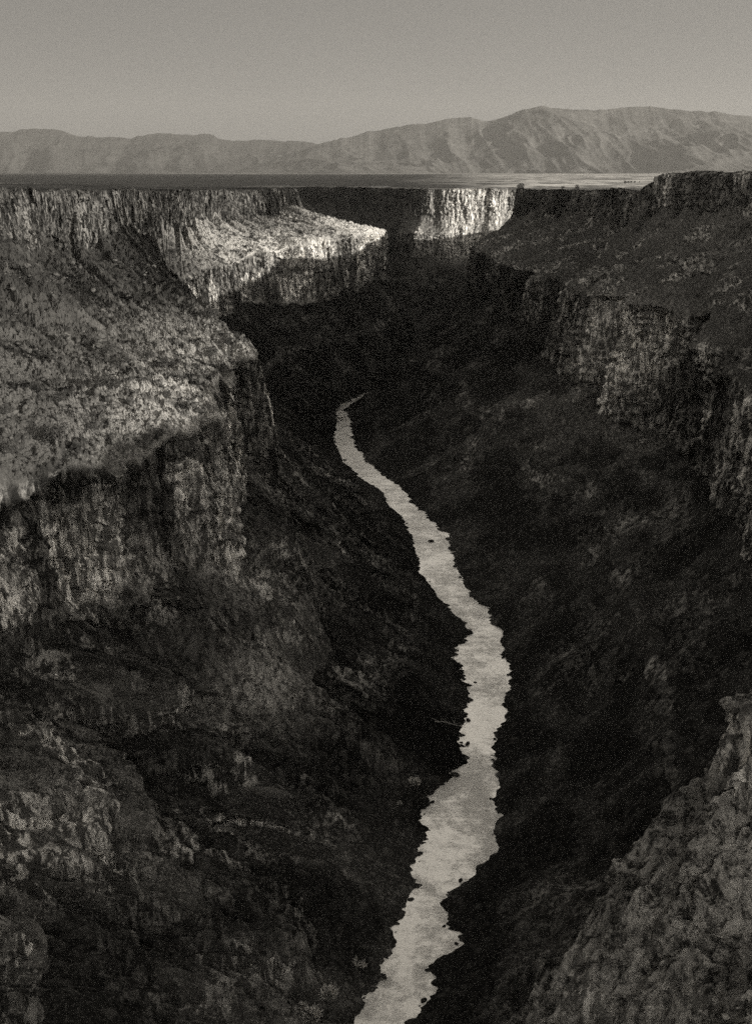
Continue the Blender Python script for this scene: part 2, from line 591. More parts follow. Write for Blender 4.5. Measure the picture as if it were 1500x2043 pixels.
def build_wall(name, stations, seed):
    C = np.array(stations)                                        # K x 7 x 3
    K = len(C)
    ud = np.linspace(0, K - 1, K * 200)
    D = catmull(C, ud)
    mid = D[:, 2]
    seg = np.linalg.norm(np.diff(mid, axis=0), axis=1) + 0.35 * np.linalg.norm(np.diff(D[:, 0], axis=0), axis=1)
    dist = np.linalg.norm(mid - np.array([0, 0, CAM_Z]), axis=1)[1:]
    want = np.clip(dist * 0.00105, 0.28, 2.0) / QUAL
    want = np.where(mid[1:, 1] < 90, 3.0, want)
    want = np.where(mid[1:, 1] > 1900, 6.0, want)
    cum = np.concatenate([[0], np.cumsum(seg / want)])
    nu = int(cum[-1])
    u = np.interp(np.linspace(0, cum[-1], nu), cum, ud)
    L = catmull(C, u)                                             # nu x 7 x 3
    yb = L[:, 6, 1]
    on = smooth(60, 110, yb) * smooth(985, 955, yb) * (L[:, 2, 1] < 1150)
    L[:, 6, 0] += on * (np.interp(yb, RIV[:, 0], RIV[:, seed]) + (0.9 if seed == 1 else -0.9) - L[:, 6, 0])
    arc = np.concatenate([[0], np.cumsum(np.linalg.norm(np.diff(L[:, 2, :2], axis=0), axis=1))])
    # direction towards the river, smoothed
    n = L[:, 6, :2] - L[:, 0, :2]
    n = n / np.linalg.norm(n, axis=1)[:, None]
    n3 = np.concatenate([n, np.zeros((nu, 1))], 1)

    def n1(scale, layer, oct=3):
        return fbm(arc / scale, np.full(nu, layer * 17.3 + seed), np.zeros(nu), oct)

    far = smooth(600, 1200, L[:, 2, 1])
    k = 1 + 0.3 * far
    rimn = (n1(45, 0) * 6 + n1(9, 1) * 2.2) * k
    lipn = (n1(38, 2) * 5 + n1(9, 3) * 2.0) * k
    if seed == 1:                                                 # clefts between the near buttresses
        lipn = lipn - 8.0 * smooth(0.66, 0.95, ridged(arc / 42, np.zeros(nu), np.full(nu, 8.1), 2, 5)) * smooth(520, 440, L[:, 2, 1])
    if seed == 2:                                                 # gullies that cut the right wall into blocks
        gul = smooth(0.62, 0.95, ridged(arc / 95, np.zeros(nu), np.full(nu, 3.3), 2, 5)) * smooth(180, 260, L[:, 2, 1])
        lipn = lipn - 15.0 * gul + n1(60, 50) * 5
    t2n = n1(22, 4) * 4.5
    t2h = smooth(-0.35, 0.45, n1(26, 18))                          # outcrops come and go along the slope
    L[:, 0] += n3 * rimn[:, None]
    L[:, 1] += n3 * (rimn + n1(20, 5) * 2)[:, None]
    L[:, 2] += n3 * lipn[:, None]
    L[:, 3] += n3 * (lipn + n1(12, 6) * 1.5)[:, None]
    L[:, 4] += n3 * t2n[:, None]
    L[:, 5] += n3 * (t2n + n1(10, 7))[:, None]
    L[:, 6] += n3 * ((n1(14, 8) * 0.9 + n1(5, 28) * 1.3 + n1(2, 29, 2) * 0.8) * (1 + 0.6 * far))[:, None]
    L[:, 0, 2] += n1(30, 9) * 1.0 + n1(6, 39) * (0.9 if seed == 1 else 0.5)
    L[:, 1, 2] += n1(26, 10) * 9 + n1(8, 19) * 3
    L[:, 1] += n3 * (n1(30, 20) * 7)[:, None]
    L[:, 2, 2] += n1(30, 11) * 2.5 + n1(7, 12) * 1.2
    L[:, 3, 2] += n1(24, 13) * 6 + n1(7, 14) * 2
    L[:, 4, 2] += n1(20, 15) * 4
    ln = L[:, 3] + (L[:, 6] - L[:, 3]) * 0.45
    for q in (4, 5):
        L[:, q] = ln + (L[:, q] - ln) * (0.25 + 0.75 * t2h)[:, None] + n3 * (q - 4.5) * 1.5
    L[:, 5, 2] += n1(14, 16) * 3
    # outer strip on the plain and the river bed
    out = L[:, 0].copy() - n3 * 150.0
    out[:, 2] = plain_z(out[:, 0], out[:, 1]) - 1.2
    mid0 = L[:, 0].copy() - n3 * 40.0
    mid0[:, 2] = plain_z(mid0[:, 0], mid0[:, 1]) + 0.4
    bed = L[:, 6] + n3 * (16.0 + 60.0 * smooth(930, 1100, L[:, 6, 1]))[:, None]
    bed[:, 2] = WATER_Z - 4.0
    layers = [out, mid0, L[:, 0], L[:, 1], L[:, 2], L[:, 3], L[:, 4], L[:, 5], L[:, 6], bed]
    rows = [14, 34, 120, 190, 190, 110, 80, 190, 24]
    isc = [0, 0, 1, 0, 1, 0, 0.7, 0, 0]
    pow_z = [1, 1, 1, 0.78, 1, 0.85, 1, 0.85, 1]
    parts, cl, gr, tal, hgt, seg_id = [], [], [], [], [], []
    for j, r in enumerate(rows):
        r = max(4, int(r * QUAL))
        w = np.linspace(0, 1, r, endpoint=(j == len(rows) - 1))
        A, B = layers[j][:, None], layers[j + 1][:, None]
        p = A + (B - A) * w[None, :, None]
        p[..., 2] = A[..., 2] + (B[..., 2] - A[..., 2]) * (w ** pow_z[j])[None]
        parts.append(p)
        edge = smooth(0, 0.07, w) * smooth(0, 0.10, 1 - w)
        cl.append(np.broadcast_to(isc[j] * (0.25 + 0.75 * edge) if isc[j] else np.zeros(r), (nu, r)))
        gr.append(np.full((nu, r), 1.0 if j in (3, 4) else ((0.06 if seed == 1 else 0.4) if j in (0, 1) else 0.0)))
        seg_id.append(np.full((nu, r), j))
        amp = 1.0 if not isc[j] else 0.35
        a = {0: np.zeros(r), 1: w * 0.06, 8: (1 - w) * 0.30, 7: 1 - 0.70 * smooth(0.72, 1, w)}.get(j, np.full(r, amp))
        tal.append(np.broadcast_to(a, (nu, r)))
        h = np.abs(layers[j][:, 2] - layers[j + 1][:, 2])
        hgt.append(np.broadcast_to(np.clip(h / 26, 0.1, 1.25)[:, None], (nu, r)))
    P = np.concatenate(parts, 1).astype(np.float32)
    cl, gr, tal, hgt, seg_id = (np.concatenate(x, 1).astype(np.float32) for x in (cl, gr, tal, hgt, seg_id))
    nv = P.shape[1]
    x, y, z = P[..., 0].copy(), P[..., 1].copy(), P[..., 2].copy()
    # rock ribs that come through the loose slopes
    oc = smooth(-0.12 if seed == 1 else 0.08, 0.22 if seed == 1 else 0.36, fbm(x / 20, y / 20, z / 40, 4, 0.55, 31)) * np.isin(seg_id, (5, 7)) * (0.85 if seed == 1 else 0.4)
    oc = oc * smooth(-173, -158, z)
    if seed == 2:
        oc3 = smooth(0.02, 0.30, fbm(x / 24, y / 24, z / 40, 4, 0.55, 34)) * (seg_id == 3) * 0.85
        oc = np.maximum(oc, oc3)
    cl = np.where(seg_id == 6, cl * smooth(-0.2, 0.25, fbm(x / 15, y / 15, z / 15, 3, 0.5, 33)), cl)
    cl = np.maximum(cl, oc.astype(np.float32))
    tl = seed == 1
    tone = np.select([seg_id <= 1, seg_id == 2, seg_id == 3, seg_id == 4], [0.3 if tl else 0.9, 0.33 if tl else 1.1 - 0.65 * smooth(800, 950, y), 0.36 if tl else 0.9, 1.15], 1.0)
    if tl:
        cleft_shade = 0.28 + 0.9 * smooth(-0.22, 0.22, fbm(x / 15, y / 15, z / 75, 3, 0.5, 64))  # shade of dark clefts painted into the cliff tone
        tone = np.where(seg_id == 4, tone * cleft_shade, tone)
        tone = np.where((seg_id == 4) & (z > -74 + 6 * fbm(x / 8, y / 8, x * 0, 2)), 0.5, tone)   # cliff top darkened in colour to offset the sun on it
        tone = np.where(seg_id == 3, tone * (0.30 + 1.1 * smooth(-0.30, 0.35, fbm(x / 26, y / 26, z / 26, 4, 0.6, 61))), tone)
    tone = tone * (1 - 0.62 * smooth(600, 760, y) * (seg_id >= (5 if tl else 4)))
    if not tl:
        tone = tone * (1 - 0.7 * smooth(1630, 1690, y) * smooth(90, 40, x))       # shade of the unlit far wall painted into its tone
        tone = np.where(np.isin(seg_id, (2, 4)), tone * (0.35 + 0.85 * smooth(-0.25, 0.25, fbm(x / 38, y / 38, z / 70, 3, 0.5, 63))), tone)
    vv0 = np.broadcast_to(np.arange(nv, dtype=np.float32)[None], (nu, nv))
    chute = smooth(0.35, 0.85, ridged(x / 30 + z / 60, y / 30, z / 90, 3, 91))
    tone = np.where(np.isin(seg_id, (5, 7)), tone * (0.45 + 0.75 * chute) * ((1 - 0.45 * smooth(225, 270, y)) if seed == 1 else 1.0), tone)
    # cliffs: buttresses, columns, cracks and ledges, pushed out towards the river
    A2 = np.broadcast_to(arc[:, None], x.shape) + fbm(x / 9, y / 9, z / 14, 3, 0.5, 21) * 2.4
    Z2 = z + fbm(x / 11, y / 11, z / 11, 3, 0.5, 22) * 4.0
    d = fbm(x / 21, y / 21, z / 60, 4, 0.5, 1) * 5.5
    d += blocks(A2, Z2, 8.5, 24, 41) * 2.0 + blocks(A2 + 3.1, Z2, 3.4, 9, 43) * 1.1 + blocks(A2, Z2 + 2, 1.3, 3.6, 47) * 0.45
    d += fbm(x / 2.0, y / 2.0, z / 5, 3, 0.6, 3) * 0.5
    crag = np.exp(-((x - 60) / 55) ** 2 - ((y - 130) / 45) ** 2) * (seed == 2) * np.isin(seg_id, (3, 4, 5, 6, 7))
    # the near left wall goes down in broken steps: short cliffs and ledges
    if seed == 1:
        tm = np.isin(seg_id, (5, 6, 7)) * smooth(105, 140, y) * smooth(470, 380, y) * smooth(-172, -158, z) * smooth(-101, -108, z)
        tm = tm * smooth(-0.45, 0.05, fbm(x / 45, y / 45, z / 80, 3, 0.5, 71))
        ft = -z / 19.0 + fbm(A2 / 22, Z2 / 60, x * 0, 4, 0.6, 72) * 1.3
        ft = ft - np.floor(ft)
        d_step = 14.0 * (smooth(0.62, 1.0, ft) - ft + 0.3) * tm
        P[..., 0] += n3[:, None, 0] * d_step
        P[..., 1] += n3[:, None, 1] * d_step
        face = tm * smooth(0.0, 0.08, ft) * smooth(0.68, 0.58, ft)
        cl = np.maximum(cl * (1 - 0.6 * tm), face * 0.95)
    led = z / 6.5 + fbm(x / 25, y / 25, z / 25, 2, 0.5, 4) * 1.4
    d += (np.abs((led % 1.0) - 0.5) * 2 - 0.5) * 1.3
    d *= cl * hgt
    d *= 1 + 0.5 * smooth(430, 470, y) * smooth(700, 640, y) * (seed == 2)
    P[..., 0] += n3[:, None, 0] * d
    P[..., 1] += n3[:, None, 1] * d
    lowm = smooth(0, 60, np.cumsum(np.isin(seg_id, (4, 5, 6, 7)), 1)) * np.where(seg_id >= 8, 0, 1) * np.where(seg_id == 7, smooth(1.0, 0.4, (vv0 - vv0[seg_id == 7].min()) / (np.ptp(vv0[seg_id == 7]) + 1e-6)), 1)
    ribs = (ridged(A2 / 34, Z2 / 160, np.zeros_like(x), 3, 51) - 0.55) * (11.0 if seed == 1 else 6.0)
    ribs = ribs * lowm * smooth(900, 500, y)
    P[..., 0] += n3[:, None, 0] * ribs
    P[..., 1] += n3[:, None, 1] * ribs
    cd = crag * (blocks(A2, Z2, 5.0, 9, 81) * 2.6 + blocks(A2 + 1.7, Z2, 1.9, 3.4, 83) * 1.1)
    P[..., 0] += n3[:, None, 0] * cd
    P[..., 1] += n3[:, None, 1] * cd
    # loose slopes: ribs, gullies, hummocks and boulders
    a2 = np.broadcast_to(arc[:, None], (nu, nv))
    vv = np.broadcast_to(np.arange(nv)[None] / nv, (nu, nv))
    e = fbm(x / 40, y / 40, z / 40, 3, 0.5, 5) * 3.0
    e += (ridged(a2 / 18, vv * 2.2, np.zeros_like(a2), 3, 6) - 0.6) * np.where(seg_id == 3, 1.3, 3.0)
    e += fbm(x / 7, y / 7, z / 7, 4, 0.6, 7) * 1.5
    w1, i1 = worley(x / 1.6, y / 1.6, 3)
    w2, i2 = worley(x / 3.6, y / 3.6, 8)
    w2 = w2 * smooth(-0.25, 0.15, vnoise(x / 16, y / 16, z / 16))
    w3 = worley(x / 0.8, y / 0.8, 14)[0]
    bo = (w1 * 1.7 + w2 * 2.9 + w3 * 0.6) * (1.0 if seed == 1 else 0.62)
    stone = (np.where(w1 > 0.16, i1, 0.0) ** 2.2) * (1 - np.clip(cl * 1.5, 0, 1))
    rough = np.exp(-((x - 60) / 60) ** 2 - ((y - 130) / 50) ** 2)
    if seed == 2:
        e += (seg_id == 3) * ((ridged(x / 22, y / 22, z / 30, 4, 24) - 0.6) * 5.0 + worley(x / 4.5, y / 4.5, 27)[0] * 3.0)
    e += rough * (worley(x / 7.5, y / 7.5, 17)[0] * 8.0 + worley(x / 3.3, y / 3.3, 19)[0] * 4.2 + (ridged(x / 9, y / 9, z / 14, 3, 23) - 0.6) * 4.5)
    e += bo + fbm(x / 1.6, y / 1.6, z / 1.6, 3, 0.6, 12) * 0.45
    P[..., 2] += e * tal
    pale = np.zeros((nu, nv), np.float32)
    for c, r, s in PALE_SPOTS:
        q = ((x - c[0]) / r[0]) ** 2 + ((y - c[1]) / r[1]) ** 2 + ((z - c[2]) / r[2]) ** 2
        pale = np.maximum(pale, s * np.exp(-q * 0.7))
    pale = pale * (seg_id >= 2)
    gs = np.zeros((nu, nv), np.float32) + 0.06
    for c, r, q0 in GRASS_SPOTS:
        q = ((x - c[0]) / r[0]) ** 2 + ((y - c[1]) / r[1]) ** 2 + ((z - c[2]) / r[2]) ** 2
        gs = np.maximum(gs, q0 * np.exp(-q * 0.6))
    gr = np.where(gr == 1.0, gs, gr)
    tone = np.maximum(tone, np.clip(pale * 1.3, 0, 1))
    clm = np.clip(cl + 0.25 * fbm(x / 9, y / 9, z / 9, 3, 0.6, 9) * (cl > 0), 0, 1)
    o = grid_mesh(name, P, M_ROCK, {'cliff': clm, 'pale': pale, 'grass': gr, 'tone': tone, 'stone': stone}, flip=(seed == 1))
    o['kind'] = 'structure'
    px, py, fw = project(P)
    WALLS[name] = dict(P=P, px=px, py=py, fw=fw, cl=cl, rows=np.cumsum([0] + [max(4, int(r * QUAL)) for r in rows]))
    return o


left_wall = build_wall('cliff_wall_left', LEFT, 1)
right_wall = build_wall('cliff_wall_right', RIGHT, 2)
for o, lab in ((left_wall, 'sunlit basalt gorge wall with a pale grassy bench above dark shaded cliffs'),
               (right_wall, 'shaded dark basalt gorge wall rising from the river to the high rim')):
    o['label'] = lab
    o['category'] = 'cliff'

# ---------------------------------------------------------------- river
ry = np.concatenate([np.arange(-430, 100, 20), np.arange(100, 926, 3.0)])
rl = np.interp(ry, RIV[:, 0], RIV[:, 1]) - 9
rr = np.interp(ry, RIV[:, 0], RIV[:, 2]) + 9
tt = np.linspace(0, 1, 12)
RP = np.zeros((len(ry), 12, 3))
RP[..., 0] = rl[:, None] + (rr - rl)[:, None] * tt
RP[..., 1] = ry[:, None]
RP[..., 2] = WATER_Z
river = grid_mesh('river', RP, M_WATER, flip=True, shade=True)
river['kind'] = 'structure'
river['label'] = 'pale winding river reflecting the sky at the bottom of the gorge'
river['category'] = 'river'

# ---------------------------------------------------------------- plain around the gorge, out to the mountains
gx = np.concatenate([-np.geomspace(30000, 1230, 26), np.arange(-1200, 1201, 25.0), np.geomspace(1230, 30000, 26)])
gy = np.concatenate([-np.geomspace(6000, 640, 10), np.arange(-600, 2601, 25.0), np.geomspace(2640, 26000, 40)])
GX, GY = np.meshgrid(gx, gy, indexing='ij')
GZ = plain_z(GX, GY)
R = np.sqrt(GX ** 2 + GY ** 2)
GZ = GZ * smooth(9000, 2500, R) + (-8) * (1 - smooth(9000, 2500, R)) + fbm(GX / 900, GY / 900, GX * 0, 4) * 3.0 * smooth(800, 4000, R)
outline = [s[0][:2] for s in LEFT] + [s[0][:2] for s in RIGHT][::-1]
outline = np.array(outline)
cl_, cr_ = catmull(np.array(LEFT), np.linspace(0, len(LEFT) - 1, 300)), catmull(np.array(RIGHT), np.linspace(0, len(RIGHT) - 1, 300))


def offset(D, dist):
    n = D[:, 6, :2] - D[:, 0, :2]
    n /= np.linalg.norm(n, axis=1)[:, None]
    return D[:, 0, :2] - n * dist


poly = np.concatenate([offset(cl_, 45), offset(cr_, 45)[::-1]])
ins = np.zeros(GX.shape, bool)
for i in range(len(poly)):
    (x1, y1), (x2, y2) = poly[i - 1], poly[i]
    c = ((y1 > GY) != (y2 > GY))
    with np.errstate(divide='ignore', invalid='ignore'):
        xi = (x2 - x1) * (GY - y1) / (y2 - y1) + x1
    ins ^= c & (GX < xi)
drop = ins[:-1, :-1] | ins[1:, :-1] | ins[1:, 1:] | ins[:-1, 1:]
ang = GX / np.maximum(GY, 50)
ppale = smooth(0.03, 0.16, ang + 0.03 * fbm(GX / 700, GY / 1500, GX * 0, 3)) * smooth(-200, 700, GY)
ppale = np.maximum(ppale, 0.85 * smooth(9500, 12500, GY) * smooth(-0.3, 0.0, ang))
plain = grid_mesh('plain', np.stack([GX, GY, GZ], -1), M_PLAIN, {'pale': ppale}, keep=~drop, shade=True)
plain['kind'] = 'structure'
plain['label'] = 'flat sagebrush plain stretching from the gorge rim to the mountains'
plain['category'] = 'plain'

# ---------------------------------------------------------------- mountains on the horizon
SKY_L = [(-500, 262), (-200, 270), (0, 265), (40, 259), (110, 257), (140, 268), (200, 275), (260, 275), (320, 266), (370, 268), (415, 268),
         (450, 278), (520, 280), (600, 282), (640, 289), (700, 292), (800, 300), (1000, 300), (1600, 300)]
SKY_R = [(440, 345), (490, 338), (540, 321), (590, 302), (625, 290), (660, 281), (700, 273), (740, 263), (790, 252), (820, 247), (850, 246),
         (900, 235), (935, 233), (970, 243), (1010, 232), (1040, 221), (1060, 214), (1085, 210), (1120, 218), (1180, 220), (1240, 214),
         (1290, 212), (1340, 217), (1400, 222), (1450, 226), (1500, 233), (1700, 250), (2100, 262)]


def mountain(name, sky, y0, yc, seed, label, mat):
    sky = np.array(sky, float)
    px = np.linspace(sky[0, 0], sky[-1, 0], 900)
    top = np.interp(px, sky[:, 0], sky[:, 1])
    top = np.convolve(np.pad(top, 4, mode='edge'), np.ones(9) / 9, 'valid')
    top = top + fbm(px / 26, px * 0 + seed, px * 0, 5, 0.65) * 2.6
    w = np.concatenate([np.linspace(0, 1, 220), np.linspace(1, 0, 30)[1:]])
    yy = np.concatenate([y0 + (yc - y0) * np.linspace(0, 1, 220), yc + 2500 * np.linspace(0, 1, 30)[1:]])
    v = (top - CY) / F_PX
    slope = (-ST - v * CT) / (CT - v * ST)
    H = CAM_Z + slope * yc + 30
    X = ((px - CX) / F_PX / (CT - v * ST))[:, None] * (yc + (yy - yc) * 0.5)[None]
    Y = np.broadcast_to(yy[None], X.shape)
    W = np.broadcast_to(w[None], X.shape)
    base = H[:, None] * (W ** 1.25)
    rel = 4 * W * (1 - W)
    rid = ridged(X / 1500 + Y / 6000, Y / 3200, X * 0, 4, seed) - 0.55
    rid2 = ridged(X / 520 + rid * 0.6, Y / 1500, X * 0, 4, seed + 3) - 0.55
    Z = base + H[:, None] * rel * (0.50 * rid + 0.10 * rid2) - 30
    o = grid_mesh(name, np.stack([X, Y, Z], -1), mat, flip=False, shade=True)
    o['kind'] = 'structure'
    o['label'] = label
    o['category'] = 'mountains'
    return o


mountain('hills', SKY_L, 17000, 21000, 4, 'low hazy range of hills along the horizon on the far side of the dark plain', mountain_material('hill_slope', 0.04, 0.07))
mountain('mountains', SKY_R, 12500, 17000, 9, 'higher hazy mountain range with folded slopes above the pale plain', mountain_material('mountain_slope', 0.07, 0.13))

# ---------------------------------------------------------------- separate things: boulders, junipers, bank shrubs
M_BOULDER = plain_grey('boulder_basalt', 0.03, 0.12, 1.5)
M_WET = plain_grey('wet_boulder', 0.02, 0.05, 2.0, 0.5)
M_PALE_ROCK = plain_grey('pale_rock', 0.75, 0.88, 3.0)
M_JUNIPER = plain_grey('juniper_foliage', 0.03, 0.09, 2.0)
M_BARK = plain_grey('bark', 0.10, 0.22, 6.0)
M_STRAW = plain_grey('dry_twigs', 0.35, 0.70, 3.0)
M_DEAD = plain_grey('bleached_wood', 0.18, 0.38, 3.0)


def tag(o, label, cat, group=None, kind=None):
    o['label'] = label
    o['category'] = cat
    if group:
        o['group'] = group
    if kind:
        o['kind'] = kind
    return o


def mesh_obj(name, me, parent=None):
    o = bpy.data.objects.new(name, me)
    COL.objects.link(o)
    if parent:
        o.parent = parent
    return o


def rock_mesh(name, seed, mat, subdiv=3, flat=0.7):
    rng = np.random.default_rng(seed)
    bm = bmesh.new()
    bmesh.ops.create_icosphere(bm, subdivisions=subdiv, radius=1.0)
    V = np.array([v.co[:] for v in bm.verts])
    r = np.ones(len(V))
    for k in range(9):                                            # broken faces
        n = rng.normal(size=3)
        n /= np.linalg.norm(n)
        c = rng.uniform(0.62, 0.9)
        dd = V @ n
        r = np.minimum(r, np.where(dd > 0.05, c / np.maximum(dd, 0.05), 9))
    r = r * (1 + 0.10 * fbm(V[:, 0] * 2 + seed, V[:, 1] * 2, V[:, 2] * 2, 3))
    V = V * r[:, None] * np.array([1.0, rng.uniform(0.7, 1.0), flat * rng.uniform(0.85, 1.15)])
    for v, c in zip(bm.verts, V):
        v.co = c
    me = bpy.data.meshes.new(name)
    bm.to_mesh(me)
    bm.free()
    me.materials.append(mat)
    return me


def leaves_mesh(name, seed, mat, clumps, per, rad, h, leaf, twig=False):
    """many small leaf faces gathered in clumps through a crown's volume"""
    rng = np.random.default_rng(seed)
    vs, fs = [], []
    for c in range(clumps):
        a, q, t_ = rng.uniform(0, 6.283), rng.uniform(0.1, 1) ** 0.6, rng.uniform(0.12, 1)
        cr = rad * (1.0 - 0.55 * abs(t_ - 0.4)) * q
        ctr = np.array([math.cos(a) * cr, math.sin(a) * cr, h * t_])
        size = rad * rng.uniform(0.18, 0.36)
        for k in range(per):
            p = ctr + rng.normal(size=3) * size * 0.55
            p[2] = max(p[2], 0.02)
            u = rng.normal(size=3)
            u /= np.linalg.norm(u)
            if twig:
                u = p - np.array([0, 0, -0.2 * h])
                u /= np.linalg.norm(u)
            w = np.cross(u, rng.normal(size=3))
            w /= np.linalg.norm(w)
            L = leaf * rng.uniform(0.6, 1.5)
            wd = L * (0.16 if twig else 0.5)
            b = len(vs)
            vs += [p - w * wd, p + w * wd, p + u * L]
            fs.append((b, b + 1, b + 2))
    me = bpy.data.meshes.new(name)
    me.from_pydata([tuple(v) for v in vs], [], fs)
    me.materials.append(mat)
    return me


def branch_mesh(name, paths, mat, sides=6):
    """tapered limbs: each path is a list of (point, radius)"""
    vs, fs = [], []
    for path in paths:
        rings = []
        for i, (p, r) in enumerate(path):
            p = Vector(p)
            q = Vector(path[min(i + 1, len(path) - 1)][0]) - Vector(path[max(i - 1, 0)][0])
            q.normalize()
            a = q.orthogonal().normalized()
            c = q.cross(a)
            rings.append(len(vs))
            for k in range(sides):
                g = 6.2832 * k / sides
                vs.append(tuple(p + (a * math.cos(g) + c * math.sin(g)) * r))
        for i in range(len(rings) - 1):
            for k in range(sides):
                k2 = (k + 1) % sides
                fs.append((rings[i] + k, rings[i] + k2, rings[i + 1] + k2, rings[i + 1] + k))
        fs.append(tuple(rings[-1] + k for k in range(sides)))
    me = bpy.data.meshes.new(name)
    me.from_pydata(vs, [], fs)
    me.materials.append(mat)
    return me


def copy_thing(root):
    r = root.copy()
    COL.objects.link(r)
    for ch in root.children:
        c = ch.copy()
        COL.objects.link(c)
        c.parent = r
    return r


# nearest visible ground under a direction of view, from the built surfaces
ALLP = np.concatenate([w['P'].reshape(-1, 3) for w in WALLS.values()])
APX = np.concatenate([w['px'].ravel() for w in WALLS.values()])
APY = np.concatenate([w['py'].ravel() for w in WALLS.values()])
AFW = np.concatenate([w['fw'].ravel() for w in WALLS.values()])
inside = (AFW > 20) & (APX > -20) & (APX < 1520) & (APY > 330) & (APY < 2070)
cell = 6.0
ZB = np.full((262, 352), 1e9)
np.minimum.at(ZB, (((APX[inside] + 20) / cell).astype(int), ((APY[inside]) / cell).astype(int)), AFW[inside])


def pick(px, py, r=5):
    m = np.where(inside & (np.abs(APX - px) < r) & (np.abs(APY - py) < r))[0]
    if not len(m):
        return at_z(px, py, WATER_Z)
    return ALLP[m[np.argmin(AFW[m])]].astype(float)


def on_water(px, py, dz=0.0):
    p = at_z(px, py, WATER_Z)
    p[2] += dz
    return p


# boulders standing in and beside the river, each one seen dark against the water
ROCKS = [rock_mesh('boulder_shape', 40 + k, M_BOULDER) for k in range(6)]
WETS = [rock_mesh('river_boulder_shape', 60 + k, M_WET, 3, 0.75) for k in range(4)]
RIVER_ROCKS = [
    (860, 1080, 1.5, 'lone black boulder standing in mid river below the grey riffle'),
    (884, 1096, 1.9, 'wide black boulder at the right water edge just below the lone mid river boulder'),
    (906, 1130, 1.0, 'small black boulder on the right water edge where the river narrows'),
    (985, 1619, 0.9, 'dark boulder on the right edge of the widest pool of the river'),
    (872, 1600, 0.8, 'small dark boulder against the left bank of the widest pool'),
    (776, 1949, 0.9, 'low dark rock by the left bank in the nearest stretch of river'),
    (823, 1996, 0.7, 'round dark rock at the right bank near the bottom of the river'),
    (936, 1437, 0.9, 'dark rock jutting from the left bank beside the bleached fallen tree'),
    (926, 1484, 1.1, 'dark rock on the left bank just downstream of the fallen tree'),
    (922, 1546, 1.3, 'large dark rock at the left corner where the river widens into its pool'),
    (690, 918, 1.2, 'dark rock in the far thin stretch of the river by its left bank'),
]
low = inside & (ALLP[:, 2] < WATER_Z + 14)
LP, LX, LY, LF = ALLP[low], APX[low], APY[low], AFW[low]


def shore(px, py):
    xs = np.arange(px - 60, px + 61, 4)
    m = (np.abs(LY - py) < 5) & (np.abs(LX - px) < 70)
    qx, qf, qz = LX[m], LF[m], LP[m, 2]
    land = []
    for x in xs:
        k = np.where(np.abs(qx - x) < 5)[0]
        land.append(bool(len(k)) and qz[k[np.argmin(qf[k])]] > WATER_Z + 0.05)
    land = np.array(land)
    e = np.where(land[1:] != land[:-1])[0]
    return px if not len(e) else float(xs[e[np.argmin(np.abs(xs[e] - px))]]) + 2


for k, (px, py, r, lab) in enumerate(RIVER_ROCKS):
    if k:
        px = shore(px, py)
    o = tag(mesh_obj('river_boulder', WETS[k % 4]), lab, 'boulder')
    o.location = on_water(px, py, 0.15 * r)
    o.scale = (r * 1.25, r * 0.95, r * 0.8)
    o.rotation_euler = (0, 0, k * 1.7)

# lesser boulders all along the waterline
for k in range(44):
    py = 870 + 1165 * ((k // 2 + RNG.random() * 0.8) / 22.0) ** 1.0
    row = min(RIV_PX, key=lambda q: abs(q[0] - py))
    px = shore(row[1 + k % 2] + RNG.uniform(-3, 3), py)
    r = 0.25 + 0.75 * RNG.random() ** 2
    o = tag(mesh_obj('shore_boulder', WETS[k % 4]), 'small dark boulder among many lining the edge of the pale river', 'boulder', 'small boulders along the waterline')
    o.location = on_water(px + RNG.uniform(-4, 4), py, 0.0)
    o.scale = (r * RNG.uniform(1, 1.5), r, r * 0.7)
    o.rotation_euler = (0, 0, RNG.uniform(0, 6.28))

# boulders strewn over the sunlit bench
W = WALLS['cliff_wall_left']
r0, r1 = W['rows'][3] + 20, W['rows'][4] - 4
BP, BX, BY, BF = (W[k][:, r0:r1].reshape(-1, 3) if k == 'P' else W[k][:, r0:r1].ravel() for k in ('P', 'px', 'py', 'fw'))
vis = (BX > 2) & (BX < 525) & (BY > 500) & (BY < 960) & (BF > 100)
vi = np.where(vis)[0]
vi = vi[BF[vi] < ZB[((BX[vi] + 20) / cell).astype(int), (BY[vi] / cell).astype(int)] + 10]
pr = smooth(480, 700, BY[vi]) * 0.8 + 0.2
clus = smooth(-0.15, 0.4, fbm(BP[vi, 0] / 22, BP[vi, 1] / 22, BP[vi, 2] / 22, 3))
pr = pr * (clus + 0.05) * BF[vi] ** 1.5
sel = RNG.choice(vi, 3200, replace=False, p=pr / pr.sum())
for k, i in enumerate(sel[:280]):
    o = tag(mesh_obj('boulder', ROCKS[k % 6]), 'dark angular boulder among many strewn over the pale sunlit bench', 'boulder', 'boulders on the sunlit bench')
    r = 0.6 + 1.5 * RNG.random() ** 2.0
    o.location = BP[i] + np.array([0, 0, 0.2 * r])
    o.scale = (r, r * RNG.uniform(0.8, 1.2), r * RNG.uniform(0.8, 1.2))
    o.rotation_euler = (RNG.uniform(-0.4, 0.4), RNG.uniform(-0.4, 0.4), RNG.uniform(0, 6.28))
vs, fs = [], []
src = rock_mesh('rubble_stone', 91, M_BOULDER, 1)
sv = np.array([v.co[:] for v in src.vertices])
sf = np.array([p.vertices[:] for p in src.polygons])
for k, i in enumerate(sel[280:]):
    r = 0.25 + 0.55 * RNG.random() ** 2
    a = RNG.uniform(0, 6.28)
    rot = np.array([[math.cos(a), -math.sin(a), 0], [math.sin(a), math.cos(a), 0], [0, 0, 1]])
    vs.append((sv * r * RNG.uniform(0.7, 1.3, 3)) @ rot.T + BP[i])
    fs.append(sf + k * len(sv))
